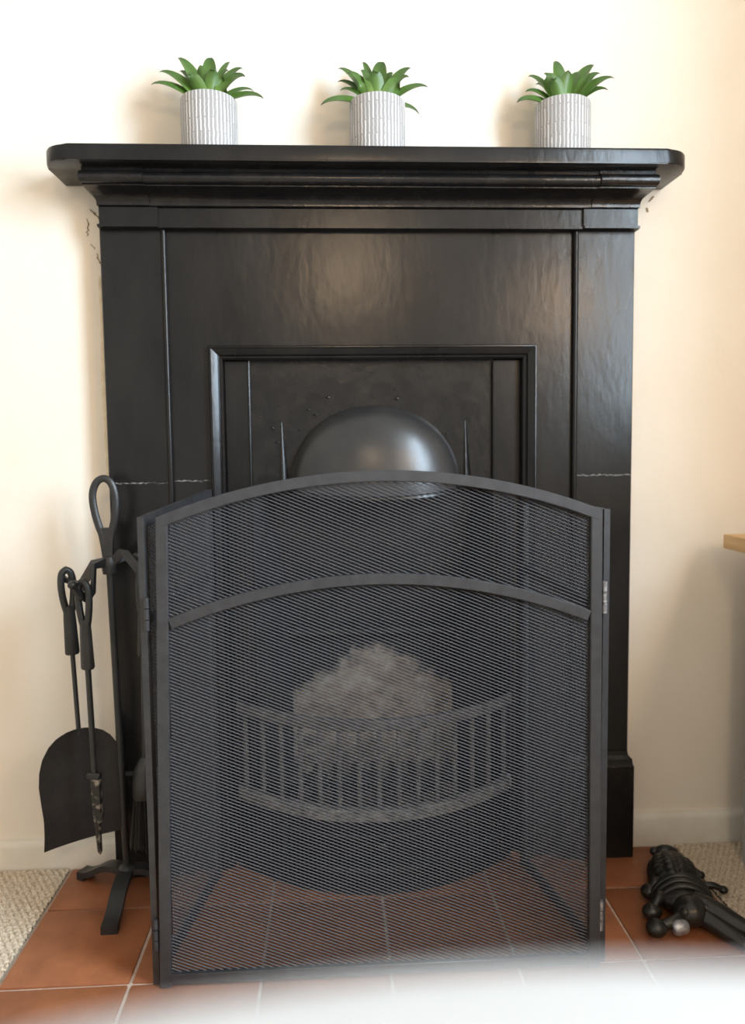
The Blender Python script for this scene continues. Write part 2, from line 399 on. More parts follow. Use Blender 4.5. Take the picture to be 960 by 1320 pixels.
# moulded frame round the register opening
def uframe(xl, xr, zt, prof, name, m='black'):
    mb = MB(); vs = []; rg = []
    path = lambda o: [(xl+o, ZB), (xl+o, zt-o), (xr-o, zt-o), (xr-o, ZB)]
    rows = [[(px, y, pz) for px, pz in path(o)] for o, y in prof]
    return fpart(mb.rings([[rows[k][i] for k in range(len(rows))] for i in range(4)], closed=False), name, m, 28)
prof = [(-.001, -.0355), (.000, -.043), (.002, -.0465), (.004, -.0468), (.0050, -.0448), (.0105, -.0424), (.0165, -.0390), (.0172, -.0335), (.0182, -.0330), (.0196, -.0352), (.0212, -.0348), (.0240, -.0322), (.0245, -.006)]
uframe(-.311, .303, 1.006, prof, 'frame_moulding')
# register plate: side strips to the floor, centre plate carrying the hood
for x0, x1 in ((-.2866, -.240), (.226, .2786)):
    fpart(MB().box(x0, x1, -.0145, .03, ZB, .9815, .0015), 'side_strip')
YP = -.009
arch_ = [(-.004+.160*math.cos(PI*i/20), .750+.140*math.sin(PI*i/20)) for i in range(21)]
plate = MB()
for (xa, za), (xc, zc_) in zip(arch_, arch_[1:]):       # plate above the arched mouth, built as abutting staves
    plate.prism([(xa, za), (xa, .9815), (xc, .9815), (xc, zc_)], .034, fn=lambda a, b_, c: (a, YP+c, b_))
plate.box(-.240, -.164, YP, .025, .740, .9815).box(.156, .226, YP, .025, .740, .9815)
fpart(plate, 'register_plate', 'blackrough')
fpart(MB().tube([(-.2405, -.0155, .02), (-.2405, -.0155, .978)], .0022, 8), 'raised_edge')
fpart(MB().tube([(.2255, -.0155, .02), (.2255, -.0155, .978)], .0022, 8), 'raised_edge')
# hood
HX, HZ = -.004, .742; rg = []
NA, NV = 30, 12
def hoodpt(a, v, off=0):
    A, B, H = .166-off, .078-off, .156-off
    cv = math.cos(v)
    return (HX+A*math.cos(a)*cv**.95, YP+.008-B*math.sin(a)**.9*cv**.9, HZ+H*math.sin(v)-.022*math.sin(a)*(1-math.sin(v))**2)
for j in range(NV+1):
    v = (PI/2-.02)*j/NV
    rg.append([hoodpt(PI*i/NA, v) for i in range(NA+1)])
inner = [[hoodpt(PI*i/NA, (PI/2-.02)*j/NV, .006) for i in range(NA+1)] for j in range(NV+1)]
mb = MB(); mb.rings(rg, closed=False); mb.rings([[p for p in r] for r in inner], closed=False); mb.rings([rg[0], inner[0]], closed=False)
hood = fpart(mb, 'hood', 'hood', 60)
lip = [hoodpt(PI*i/NA, 0, -.002) for i in range(NA+1)]
fpart(MB().tube(lip, .0055, 8), 'hood_lip')
for sx, x in ((-1, -.181), (1, .172)):
    mb = MB(); rg = []
    for k in range(9):
        t = k/8; z = .866-.126*t; d = .0012+.0062*t; wd = .0022+.0125*t
        rg.append([(x-.002, YP+.004, z), (x-.0015, YP-d, z), (x, YP-d-.0003, z), (x+wd, YP+.001, z), (x+wd, YP+.004, z)])
    fpart(mb.rings(rg), 'hood_cheek_ridge', ang=60)
# ridge of chipped old paint running across the pilasters and plate
M['chip'] = mat('chipped_grey_paint', (.012, .012, .012), (.30, .30, .30), .5, 130)
for xa, xb_, zz, yy in ((-.498, -.392, .7545, -.0425), (-.380, -.314, .757, -.036), (.380, .486, .758, -.0425)):
    rg = []; k = int((xb_-xa)/.004)
    for i in range(k+1):
        x = xa+(xb_-xa)*i/k; z = zz+random.uniform(-.0012, .0012); t = random.uniform(.0004, .0020)
        rg.append([(x, yy+.0003, z-t), (x, yy-.0008, z-t*.4), (x, yy-.0008, z+t*.4), (x, yy+.0003, z+t)])
    fpart(MB().rings(rg), 'paint_ridge', 'chip')
# lumps of old paint on the plate
for i in range(26):
    x = random.uniform(-.20, .19); z = .89+random.uniform(-.03, .08)-abs(x)*.35
    mb = MB().ball((x, YP, z), random.uniform(.0012, .0032), random.uniform(.8, 1.9), .5, random.uniform(.6, 1.2), 8)
    fpart(mb, 'paint_blister', 'blackrough', 60)
# fire opening: cheeks, fireback, throat
ch = MB()
fpart(MB().add([(-.240, .0, ZB), (-.178, .15, ZB), (-.178, .15, .44), (-.205, .045, .76), (-.240, .0, .76), (-.30, .03, ZB), (-.21, .19, ZB), (-.21, .19, .44), (-.25, .08, .76), (-.30, .03, .76)],
      [(0, 1, 2, 3, 4), (9, 8, 7, 6, 5), (0, 5, 6, 1), (1, 6, 7, 2), (2, 7, 8, 3), (3, 8, 9, 4), (4, 9, 5, 0)]), 'fire_cheek', 'soot', 20)
fpart(MB().add([(.226, .0, ZB), (.168, .15, ZB), (.168, .15, .44), (.195, .045, .76), (.226, .0, .76), (.29, .03, ZB), (.20, .19, ZB), (.20, .19, .44), (.24, .08, .76), (.29, .03, .76)],
      [(4, 3, 2, 1, 0), (5, 6, 7, 8, 9), (1, 6, 5, 0), (2, 7, 6, 1), (3, 8, 7, 2), (4, 9, 8, 3), (0, 5, 9, 4)]), 'fire_cheek', 'soot', 20)
nx, nz = 22, 26; vs = []
for j in range(nz+1):
    for i in range(nx+1):
        x = -.182+.354*i/nx; z = ZB+.418*j/nz
        bul = .028*math.sin(PI*i/nx)
        vs.append((x, .148-bul*math.sin(PI*min(1, z/.42)*.9)+random.uniform(-.0015, .0015), z))
fs = [(j*(nx+1)+i, j*(nx+1)+i+1, (j+1)*(nx+1)+i+1, (j+1)*(nx+1)+i) for j in range(nz) for i in range(nx)]
fbk = MB().add(vs, fs).box(-.182, .172, .150, .19, ZB, .4185)
fpart(fbk, 'fireback', 'fireback', 60)
fpart(MB().box(-.182, .172, .118, .19, .419, .432, .003), 'fireback_ledge', 'soot')
fpart(MB().add([(-.24, .148, .43), (.23, .148, .43), (.23, .030, .775), (-.24, .030, .775), (-.24, .19, .43), (.23, .19, .43), (.23, .19, .775), (-.24, .19, .775)],
      [(0, 1, 2, 3), (4, 7, 6, 5), (0, 4, 5, 1), (1, 5, 6, 2), (2, 6, 7, 3), (3, 7, 4, 0)]), 'throat', 'soot', 20)
fpart(MB().box(-.24, .23, -.03, .16, .002, .010), 'fire_floor', 'soot')

# ================================================================== fire grate
gr = thing('fire_grate', 'bow-fronted iron grate with upright bars in the fire opening', 'grate', (-.01, -.08, 0))
def gpart(mb, name, m='grate', par=None, ang=38):
    o = mb.build(name, M[m], ang=ang)
    o.parent = gr if par is None else par
    if par is None: o.location = -Vector(gr.location)
    return o
GX, GA, GB, GY = -.010, .268, .124, -.0315
def bow(x, k=1.0, gb=GB):        # y of the bowed front at x
    t = max(-1, min(1, (x-GX)/GA)); return GY-gb*k*(1-abs(t)**2.1)
def arc(k=1.0, n=32, sh=0): return [(GX+GA*s*sh_, bow(GX+GA*s, k)) for s, sh_ in [(-1+2*i/n, 1) for i in range(n+1)]]
def bar_sweep(z0, z1, dep, k=1.0, bev=.002):
    rg = []
    for x, y in arc(k):
        rg.append([(x, y, z0+bev), (x, y+bev, z0), (x, y+dep, z0), (x, y+dep, z1), (x, y+bev, z1), (x, y, z1-bev)])
    return MB().rings(rg)
gpart(bar_sweep(.309, .329, .014), 'top_rail')
gpart(bar_sweep(.140, .162, .020), 'bottom_rail', 'ash')
nb = 15
xb = [GX-GA+.018+(2*GA-.036)*i/(nb-1) for i in range(nb)]
for x in xb:
    y = bow(x)+.008
    gpart(MB().tube([(x, y, .158), (x, y, .312)], .0045, 8), 'grate_bar')
apron = MB(); rg = []
for z, k, o in ((.140, .97, .004), (.090, .95, .006), (.062, .93, .008), (.056, 1.0, .0), (.046, 1.02, .0), (.040, .97, .004), (.012, .95, .004), (.002, .97, .002)):
    rg.append([(x, bow(GX+(x-GX), k)+o, z) for x, y in arc()])
apron.rings(rg, closed=False)
ap = gpart(apron, 'ash_front', 'black', ang=30)
gpart(MB().tube([(x, bow(x, .97)+.003, .112) for x, y in arc()][5:-5], .003, 6), 'ash_front_moulding', 'soot')
gpart(MB().ball((0, 0, 0), .008, 1, .8, 1).xf(Matrix.Translation((-.005, bow(-.005)-.004+.004, .095))), 'ash_front_knob', 'soot')
for x in (-.185, .165):
    gpart(MB().tube([(x, bow(x, .95), .05), (x, bow(x, .97), .138)], .003, 6), 'ash_front_moulding', 'soot')
# bottom of the basket
bs = MB()
for i in range(9):
    x = -.17+i*.04; bs.box(x-.006, x+.006, bow(x)+.018, .10, .138, .150)
gpart(bs, 'grate_floor', 'soot')
# coals left in the grate
def lump(r):
    mb = MB(); n = 8; rg = []
    for i in range(7):
        t = PI*i/6; q = max(1e-4, math.sin(t))
        rg.append([(r*q*math.cos(2*PI*k/n)*random.uniform(.75, 1.2), r*q*math.sin(2*PI*k/n)*random.uniform(.75, 1.2), -r*math.cos(t)*.85*random.uniform(.9, 1.1)) for k in range(n)])
    return mb.rings(rg)
cx = -.165
while cx < .16:
    r = random.uniform(.016, .026)
    yy = min(.10, bow(cx)+.05+random.uniform(.02, .07))
    o = lump(r).build('coal_lump', M['coal'], ang=20); o.location = (cx, yy, .151+r*.85); o.rotation_euler.z = random.uniform(0, 6)
    tag(o, 'charred black coal lump lying in the bottom of the grate', 'coal', 'burnt coals in the grate')
    cx += r*1.75

# ================================================================== fire screen
fs_ = thing('fire_screen', 'dark grey three-panel folding fire screen with arched wire mesh front', 'fire screen', (-.02, -.30, 0))
def spart(mb, name, m='screen', ang=38, kind=None):
    o = mb.build(name, M[m], ang=ang); o.parent = fs_; o.location = -Vector(fs_.location)
    if kind: o['kind'] = kind
    return o
BW, BD = .0175, .011
SY = -.370
ZS = .0024
def xl(z): return -.359+(.017)*z/.715
def xr(z): return .3185-.004*z/.715
def arcz(p0, p1, p2):
    (x0, z0), (x1, z1), (x2, z2) = p0, p1, p2
    A = Matrix(((2*(x1-x0), 2*(z1-z0)), (2*(x2-x1), 2*(z2-z1))))
    c = A.inverted() @ Vector((x1*x1-x0*x0+z1*z1-z0*z0, x2*x2-x1*x1+z2*z2-z1*z1))
    rad = math.hypot(x0-c.x, z0-c.y)
    return lambda x: c.y+math.sqrt(max(0, rad*rad-(x-c.x)**2))
ztop = arcz((-.342, .716), (-.016, .780), (.3145, .717))
zmid = arcz((-.330, .567), (-.018, .628), (.297, .566))
def stile(xa, xb, z1, wd=BW):   # outer-left line from floor to z1
    c = .0012
    rg = []
    for z in (ZS, z1):
        x = xa if z == ZS else xb
        rg.append([(x+c, SY, z), (x+wd-c, SY, z), (x+wd, SY+c, z), (x+wd, SY+BD, z), (x, SY+BD, z), (x, SY+c, z)])
    return MB().rings(rg)
spart(stile(xl(0), xl(.715), .7165), 'stile'); spart(stile(xr(0)-BW, xr(.715)-BW, .7175), 'stile')
def arch(zf, x0, x1, wd, y0, name, n=36):
    rg = []; c = .0012
    for i in range(n+1):
        x = x0+(x1-x0)*i/n; h = .001; dz = (zf(x+h)-zf(x-h))/(2*h); L_ = math.hypot(1, dz); nx_, nz_ = dz/L_, -1/L_
        z = zf(x); q = lambda o, y: (x+nx_*o, y, z+nz_*o)
        rg.append([q(c, y0), q(wd-c, y0), q(wd, y0+c), q(wd, y0+BD-.001), q(0, y0+BD-.001), q(0, y0+c)])
    return spart(MB().rings(rg), name)
arch(ztop, xl(.715), xr(.715), .0165, SY-.0004, 'top_rail')
arch(zmid, xl(.57)+BW-.001, xr(.57)-BW+.001, .0165, SY+.0004, 'middle_rail')
spart(MB().box(xl(0)+BW-.001, xr(0)-BW+.001, SY+.0005, SY+BD-.0005, ZS+.004, ZS+.020, .001), 'bottom_rail')
# expanded wire mesh
PITCH, SLOPE, RW = .0053, .42, .00066
def meshpanel(x0, x1, zb, zt, inside, to3, label=None):
    mb = MB()
    for fam in (1, -1):
        c0 = zb-abs(SLOPE)*(x1-x0)-.02; c = c0
        while c < zt+abs(SLOPE)*(x1-x0)+.02:
            f = lambda t: (x0+(x1-x0)*t, c-fam*SLOPE*((x1-x0)*t) if fam == 1 else c+SLOPE*((x1-x0)*t)-SLOPE*(x1-x0))
            ts = [i/90 for i in range(91) if inside(*f(i/90))]
            c += PITCH
            if len(ts) < 2: continue
            cc = c-PITCH
            g = lambda t: (x0+(x1-x0)*t, cc-SLOPE*((x1-x0)*t) if fam == 1 else cc+SLOPE*((x1-x0)*t)-SLOPE*(x1-x0))
            rg = []
            for t in (ts[0], ts[-1]):
                x, z = g(t)
                if fam == 1: tri = [(x, .0007, z+RW), (x, -.0007, z-RW), (x, .0006, z-RW*.6)]
                else: tri = [(x, .0000, z+RW*.35), (x, .0008, z-RW*.35), (x, .0010, z+RW*.35)]
                rg.append([to3(*p) for p in tri])
            mb.rings(rg)
    o = spart(mb, 'wire_mesh', 'wire', 10, 'stuff')
    return o
meshpanel(-.345, .305, .01, .78, lambda x, z: xl(z)+.012 < x < xr(z)-.012 and .012 < z < ztop(x)-.006, lambda x, y, z: (x, SY+.007+y, z))
# side leaves
def leaf(front, back, zf, zb, mf, mbk):
    A = Vector((front[0], front[1], 0)); B = Vector((back[0], back[1], 0)); d = B-A; Ln = d.length; d.normalize()
    nrm = Vector((-d.y, d.x, 0))
    if nrm.x*(-.02-front[0]) < 0: nrm = -nrm      # towards the inside
    T = lambda s, y, z: tuple(A+d*s+nrm*y+Vector((0, 0, z)))
    top = lambda s: zf+(zb-zf)*s/Ln
    mid = lambda s: mf+(mbk-mf)*s/Ln
    def bar(s0, z0, s1, z1, wd, ax):
        rg = []
        for s, z in ((s0, z0), (s1, z1)):
            if ax == 'v': rg.append([T(s, -.005, z), T(s+wd, -.005, z), T(s+wd, .005, z), T(s, .005, z)])
            else: rg.append([T(s, -.0045, z), T(s, .0045, z), T(s, .0045, z-wd), T(s, -.0045, z-wd)])
        return MB().rings(rg)
    spart(bar(0, ZS, 0, top(0), .013, 'v'), 'stile'); spart(bar(Ln-.013, ZS, Ln-.013, top(Ln), .013, 'v'), 'stile')
    spart(bar(.0125, top(.0125), Ln-.0125, top(Ln-.0125), .015, 'h'), 'top_rail')
    spart(bar(.0125, mid(.0125), Ln-.0125, mid(Ln-.0125), .014, 'h'), 'middle_rail')
    spart(bar(.0125, .022, Ln-.0125, .022, .016, 'h'), 'bottom_rail')
    meshpanel(0, Ln, .01, .75, lambda s, z: .008 < s < Ln-.008 and .012 < z < top(s)-.006, lambda s, y, z: T(s, y, z))
leaf((-.3655, -.362), (-.3125, -.066), .7165, .742, .570, .592)
leaf((.3255, -.358), (.272, -.066), .7170, .726, .568, .595)
for x, zz, m in ((-.3595, .575, 'screen'), (-.3625, .085, 'screen'), (.3200, .585, 'white_edge'), (.3195, .085, 'white_edge')):
    mb = MB()
    for k in range(3): mb.tube([(x, SY+.0035, zz-.024+k*.0165), (x, SY+.0035, zz-.024+k*.0165+.0148)], .0036, 10)
    spart(mb, 'hinge', m)

# ================================================================== companion stand and tools
HB = Vector((-.477, -.100, 0)); HT = Vector((-.488, -.100, .610))
cs = thing('companion_stand', 'black wrought iron companion stand with a pointed loop handle left of the screen', 'fire tools', tuple(HB))
def cpart(mb, name, m='iron', ang=40):
    o = mb.build(name, M[m], ang=ang); o.parent = cs; o.location = -Vector(cs.location); return o
cpart(MB().tube([tuple(HB+Vector((0, 0, .030))), tuple(HT)], .0062, 10), 'pole')
def strap(pts, wd, th, name, up):
    return cpart(MB().tube(pts, 1, 4, flat=(th, wd), up=up), name)
for tip in ((-.474, -.232), (-.578, -.045), (-.405, -.082)):
    a = Vector((tip[0]-HB.x, tip[1]-HB.y, 0)); 
    pts = [tuple(HB+a*t+Vector((0, 0, z))) for t, z in ((0, .040), (.22, .041), (.45, .036), (.70, .020), (.86, .0125), (1.0, .0110))]
    strap(smooth(pts, 4), .0135, .0055, 'foot', (0, 0, 1))
    pts = [tuple(HB+a*t+Vector((0, 0, .0068))) for t in (.86, 1.0)]
    strap(pts, .0138, .0055, 'foot_pad', (0, 0, 1))
cpart(MB().lathe([(.001, .030), (.015, .031), (.016, .046), (.010, .052), (.001, .053)], tuple(HB), 16), 'hub')
cpart(MB().lathe([(.001, -.016), (.012, -.015), (.0135, -.004), (.0135, .008), (.010, .016), (.001, .017)], tuple(HT), 18), 'collar')
# loop handle: a teardrop eye of flattened bar on a tapering stem
hz = HT.z+.012; hx = HT.x
lo = [(0, 0), (.010, .030), (.016, .060), (.0165, .090), (.010, .112), (-.002, .120), (-.015, .113), (-.0225, .093), (-.021, .065), (-.013, .032)]
loop = smooth([(hx+a-.002, -.100, hz+.024+b_) for a, b_ in lo]+[(hx-.002, -.100, hz+.024)], 5)[:-1]
rad = [1]*len(loop)
mb = MB().tube(loop, .0058, 10, loop=True, flat=(.95, 1.15), up=(0, 1, 0))
mb.rings([[(hx-.004+dx-a, -.100-d, hz+z) , (hx-.004+dx+a, -.100-d, hz+z), (hx-.004+dx+a, -.100+d, hz+z), (hx-.004+dx-a, -.100+d, hz+z)] for z, a, d, dx in ((-.004, .0085, .006, .003), (.018, .010, .0055, .002), (.040, .0125, .005, .001), (.056, .0140, .0045, .000))])
cpart(mb, 'handle')
def arm(pts, wd=.0075, th=.0026, knob=None):
    strap(pts, wd, th, 'arm', (0, 1, 0) if abs(pts[-1][0]-pts[0][0]) > abs(pts[-1][1]-pts[0][1]) else (1, 0, 0))
    if knob: cpart(MB().ball(knob, .0078, 1, 1, .9), 'arm_knob')
zc = HT.z
arm([(-.492, -.104, zc+.008), (-.510, -.114, zc+.006), (-.531, -.128, zc-.034), (-.534, -.132, zc-.040)], .008, .0026)
arm([(-.531, -.128, zc-.034), (-.540, -.122, zc-.028), (-.566, -.108, zc-.022)], .0045, .0045, (-.570, -.106, zc-.021))
arm([(-.492, -.108, zc+.006), (-.505, -.132, zc+.004), (-.503, -.150, zc-.038), (-.510, -.158, zc-.050), (-.522, -.168, zc-.038), (-.528, -.172, zc-.026)], .008, .0026, (-.530, -.174, zc-.022))
arm([(-.482, -.104, zc+.006), (-.464, -.108, zc+.024), (-.455, -.112, zc+.022), (-.430, -.122, zc-.006), (-.418, -.126, zc-.012)], .0075, .0026, (-.416, -.127, zc-.008))
arm([(-.482, -.096, zc+.004), (-.466, -.082, zc+.012), (-.450, -.068, zc+.008)], .006, .003, (-.447, -.066, zc+.012))

def tool_handle(T, hang, length, par, m='iron', tilt=0.0):
    """loop-ended grip hanging from `hang`, in the tool's own frame: x across, z down from 0"""
    eye = [(0, 0, 0), (.0075, 0, -.007), (.0102, 0, -.026), (.0088, 0, -.050), (.0045, 0, -.074), (0, 0, -.084), (-.0045, 0, -.074), (-.0088, 0, -.050), (-.0102, 0, -.026), (-.0075, 0, -.007)]
    lp = smooth(eye+[eye[0]], 4)[:-1]
    mb = MB().tube(lp, .0062, 10, loop=True, up=(0, 1, 0))
    mb.rings([[(r*math.cos(2*PI*k/10), r*.75*math.sin(2*PI*k/10), z) for k in range(10)] for z, r in ((-.066, .0095), (-.090, .0108), (-.115, .0115), (length, .0126), (length-.003, .0105))])
    mb.xf(T); o = mb.build('handle', M[m]); o.parent = par; o.location = -Vector(par.location); return o
def toolpart(mb, T, name, m, par, ang=40, kind=None):
    mb.xf(T); o = mb.build(name, M[m], ang=ang); o.parent = par; o.location = -Vector(par.location)
    if kind: o['kind'] = kind
    return o
# shovel
sh_loc = Vector((-.560, -.114, .606))
shv = thing('fire_shovel', 'black ash shovel with a broad rounded blade hanging from the companion stand', 'shovel', tuple(sh_loc))
T = Matrix.Translation(sh_loc) @ Matrix.Rotation(math.radians(-2.0), 4, 'Y') @ Matrix.Rotation(math.radians(28), 4, 'Z')
tool_handle(T, None, -.150, shv)
toolpart(MB().tube([(0, 0, -.148), (0, 0, -.300)], .0042, 8), T, 'rod', 'iron', shv)
out = [(-.058, -.480), (.072, -.480), (.0715, -.430), (.0695, -.375), (.066, -.345)]
out = [(-.066, -.496), (.066, -.496), (.064, -.440), (.067, -.390), (.066, -.365), (.055, -.325), (.034, -.298), (.0, -.287), (-.034, -.298), (-.055, -.325), (-.066, -.365), (-.067, -.390), (-.064, -.440)]
top = smooth(out[2:]+[], 5)
outline = [out[0], out[1]]+top
# blade: grid across the outline, slightly dished
mb = MB(); rows = []
zs = [-.2885-.2075*(i/26)**1.35 for i in range(27)]
def halfw(z):
    pts = [( -.287, .0), (-.290, .018), (-.298, .035), (-.311, .048), (-.330, .0585), (-.352, .0645), (-.378, .067), (-.410, .0655), (-.440, .0635), (-.470, .0645), (-.496, .067)]
    for (za, wa), (zb_, wb_) in zip(pts, pts[1:]):
        if zb_ <= z <= za: return wa+(wb_-wa)*(za-z)/(za-zb_)
    return .067
for z in zs:
    hw = halfw(z)*1.10; f = []; bk = []
    for k in range(13):
        t = -1+2*k/12; y = -.010*(1-t*t)*min(1, (-z-.28)/.06)
        f.append((hw*t, -y*.9-.006+.012*abs(t)**4*0, z)); bk.append((hw*t, -y*.9-.0042, z))
    rows.append(f+bk[::-1])
mb.rings(rows)
toolpart(mb, T, 'blade', 'iron', shv, 50)
# poker
pk_loc = Vector((-.516, -.163, .592))
pk = thing('poker', 'black iron poker with a burnt hooked tip hanging in front of the shovel', 'poker', tuple(pk_loc))
T = Matrix.Translation(pk_loc) @ Matrix.Rotation(math.radians(-1.2), 4, 'Y') @ Matrix.Rotation(math.radians(-15), 4, 'Z')
tool_handle(T, None, -.150, pk)
toolpart(MB().tube([(0, 0, -.148), (0, 0, -.345)], .0052, 8), T, 'rod', 'iron', pk)
toolpart(MB().box(-.0135, .0115, -.006, .006, -.349, -.337, .002), T, 'collar', 'iron', pk)
toolpart(MB().rings([[(x0, -.004, z), (x1, -.004, z), (x1, .004, z), (x0, .004, z)] for z, x0, x1 in ((-.345, -.0065, .0095), (-.385, -.0065, .0095), (-.418, -.0055, .0085), (-.430, -.0045, .0045))]), T, 'blade', 'pokertip', pk)
toolpart(MB().tube(smooth([(.004, -.002, -.424), (.010, -.004, -.420), (.0135, -.005, -.408), (.0165, -.005, -.399)], 4), [.0042-.0002*i for i in range(13)], 8), T, 'hook', 'pokertip', pk)
toolpart(MB().tube([(0, 0, -.425), (.0005, 0, -.455), (.001, 0, -.480), (.001, 0, -.485)], [.0052, .005, .0042, .002], 8), T, 'tip', 'pokertip', pk)
# brush
br_loc = Vector((-.424, -.124, .604))
br = thing('hearth_brush', 'black hearth brush hanging between the companion stand and the screen', 'brush', tuple(br_loc))
T = Matrix.Translation(br_loc) @ Matrix.Rotation(math.radians(1.5), 4, 'Y') @ Matrix.Rotation(math.radians(70), 4, 'Z')
tool_handle(T, None, -.150, br)
toolpart(MB().tube([(0, 0, -.148), (0, 0, -.355)], .0042, 8), T, 'rod', 'iron', br)
toolpart(MB().lathe([(.005, -.340), (.012, -.350), (.0185, -.366), (.0195, -.382), (.0205, -.384), (.0205, -.412), (.0195, -.414)], (0, 0, 0), 20), T, 'ferrule', 'iron', br)
mb = MB()
for i in range(150):
    a = random.uniform(0, 2*PI); q = math.sqrt(random.random()); r0 = .0175*q; r1 = .026*q
    l = random.uniform(.088, .098)
    mb.tube([(r0*math.cos(a), r0*math.sin(a), -.408), (r1*math.cos(a+.1), r1*math.sin(a+.1), -.410-l)], .0011, 3)
toolpart(mb, T, 'bristles', 'bristle', br, 60, 'stuff')

# ================================================================== potted succulents
def make_pot(name, label, x, tips, seed):
    random.seed(seed)
    root = thing(name, label, 'plant', (x, -.071, 1.3295), 'potted succulents on the mantel shelf')
    r, h, n = .0495, .0965, 48
    prof = [(.0001, 0), (r-.002, 0), (r, .002), (r, h-.002), (r-.001, h), (r-.004, h), (r-.0045, h-.002), (r-.0045, h-.014), (.0001, h-.014)]
    me_v = []; 
    mb = MB().lathe(prof, (0, 0, 0), n, cap=False); o = mb.build('pot', M['pot'], root, 30)
    uv = o.data.uv_layers.new(name='UVMap')
    for poly in o.data.polygons:
        c = poly.center; ac = math.atan2(c.y, c.x)
        for li in poly.loop_indices:
            v = o.data.vertices[o.data.loops[li].vertex_index].co
            a = math.atan2(v.y, v.x)
            if a-ac > PI: a -= 2*PI
            if a-ac < -PI: a += 2*PI
            uv.data[li].uv = (v.z/h, (a+PI)/(2*PI))
    o.rotation_euler.z = random.uniform(0, 6)
    MB().lathe([(.0001, h-.010), (r-.006, h-.011), (r-.0055, h-.016), (.0001, h-.016)], (0, 0, 0), 24, cap=False).build('soil', M['soil'], root)
    for dx, up, dy, wd in tips:
        k = .00146
        tip = Vector((dx*k, dy, h+up*k+(dy+.022)*.40))
        base = Vector((dx*k*.10, dy*.12, h-.012))
        hor = math.hypot(tip.x, tip.y)
        d = Vector((tip.x, tip.y, 0))
        rise = max(tip.z-h, 0)
        c1 = base+d*.25+Vector((0, 0, .016+rise*.45)); c2 = base+d*.72+Vector((0, 0, .018+(tip.z-base.z)*.80))
        if up < 16: c2.z = max(c2.z, tip.z+.008)
        n = 10; pts = [Vector(p) for p in bez(base, c1, c2, tip, n)]
        mb = MB(); rg = []; uvv = []
        for i, p in enumerate(pts):
            t = i/n
            tan = (pts[min(n, i+1)]-pts[max(0, i-1)]).normalized()
            out_ = Vector((tip.x, tip.y, 0)); out_ = out_.normalized() if out_.length > 1e-4 else Vector((0, -1, 0))
            side = tan.cross(Vector((0, 0, 1)))
            if side.length < .25: side = out_.cross(Vector((0, 0, 1)))
            side.normalize(); sc2 = tan.cross(Vector((0, -1, .25)))
            if sc2.length > .2:
                sc2.normalize()
                if sc2.dot(side) < 0: sc2 = -sc2
                side = (side*.42+sc2*.58).normalized()
            if rg:
                ps = rg[-1][4]-rg[-1][0]
                if ps.dot(side) < 0: side = -side
            nr = side.cross(tan).normalized()
            if nr.z < 0 and abs(tan.z) < .95: nr = -nr
            hw = wd*(.45+.55*math.sin(min(1, t/.42)*PI/2))*(1 if t < .42 else (1-((t-.42)/.58)**1.7))+.0003
            fold = .30*hw; th = .0011*(1-t*.7)
            sec = [p-side*hw+nr*fold, p-side*hw*.5+nr*fold*.3, p, p+side*hw*.5+nr*fold*.3, p+side*hw+nr*fold,
                   p+side*hw*.5+nr*(fold*.3-th), p-nr*th*1.5, p-side*hw*.5+nr*(fold*.3-th)]
            rg.append(sec); uvv.append(t)
        mb.rings(rg); o = mb.build('leaf', M['leaf'], root, 70)
        uv = o.data.uv_layers.new(name='UVMap')
        for li, lp in enumerate(o.data.loops): uv.data[li].uv = (.5, (lp.vertex_index//8)/n)
    return root
W = .0128
P1 = [(-66, 13, -.012, W*.85), (-58, 28, .000, W), (-37, 45, .010, W), (-37, 30, .022, W*.8), (2, 46, .012, W*1.05), (24, 43, .038, W*.6), (41, 34, .012, W), (43, 26, .000, W), (46, 23, -.020, W*1.1), (53, 8, .020, W*.7), (67, -2, -.018, W), (-22, 24, -.022, W*.9), (10, 30, -.020, W*.9), (-10, 34, -.010, W*.9), (25, 30, -.006, W*.9)]
P2 = [(-69, -9, -.018, W), (-45, 9, .000, W*.7), (-48, 20, .018, W*.8), (-47, 36, .020, W*.9), (-36, 29, -.010, W*1.1), (-16, 45, .036, W*.6), (6, 44, .010, W*1.15), (-3, 31, -.016, W*1.1), (43, 37, .012, W), (38, 25, -.016, W*1.1), (62, 14, -.006, W), (53, -17, .020, W*.9), (20, 30, .000, W*.9), (-20, 33, .004, W*.9)]
P3 = [(-60, -3, -.015, W), (-47, 10, .000, W*.8), (-42, 29, .008, W), (-26, 31, -.012, W*1.0), (-8, 48, .010, W*1.15), (42, 44, .012, W), (46, 33, -.004, W*1.0), (63, 28, -.006, W), (53, 13, -.016, W*.9), (-17, 25, -.022, W*.9), (6, 34, -.014, W*1.0), (22, 34, .006, W*.9), (-30, 20, .022, W*.8)]
make_pot('potted_succulent', 'succulent in a grey-and-white striped pot at the left end of the mantel shelf', -.293, P1, 1)
make_pot('potted_succulent', 'succulent in a grey-and-white striped pot in the middle of the mantel shelf', .0045, P2, 2)
make_pot('potted_succulent', 'succulent in a grey-and-white striped pot at the right end of the mantel shelf', .340, P3, 3)
random.seed(11)

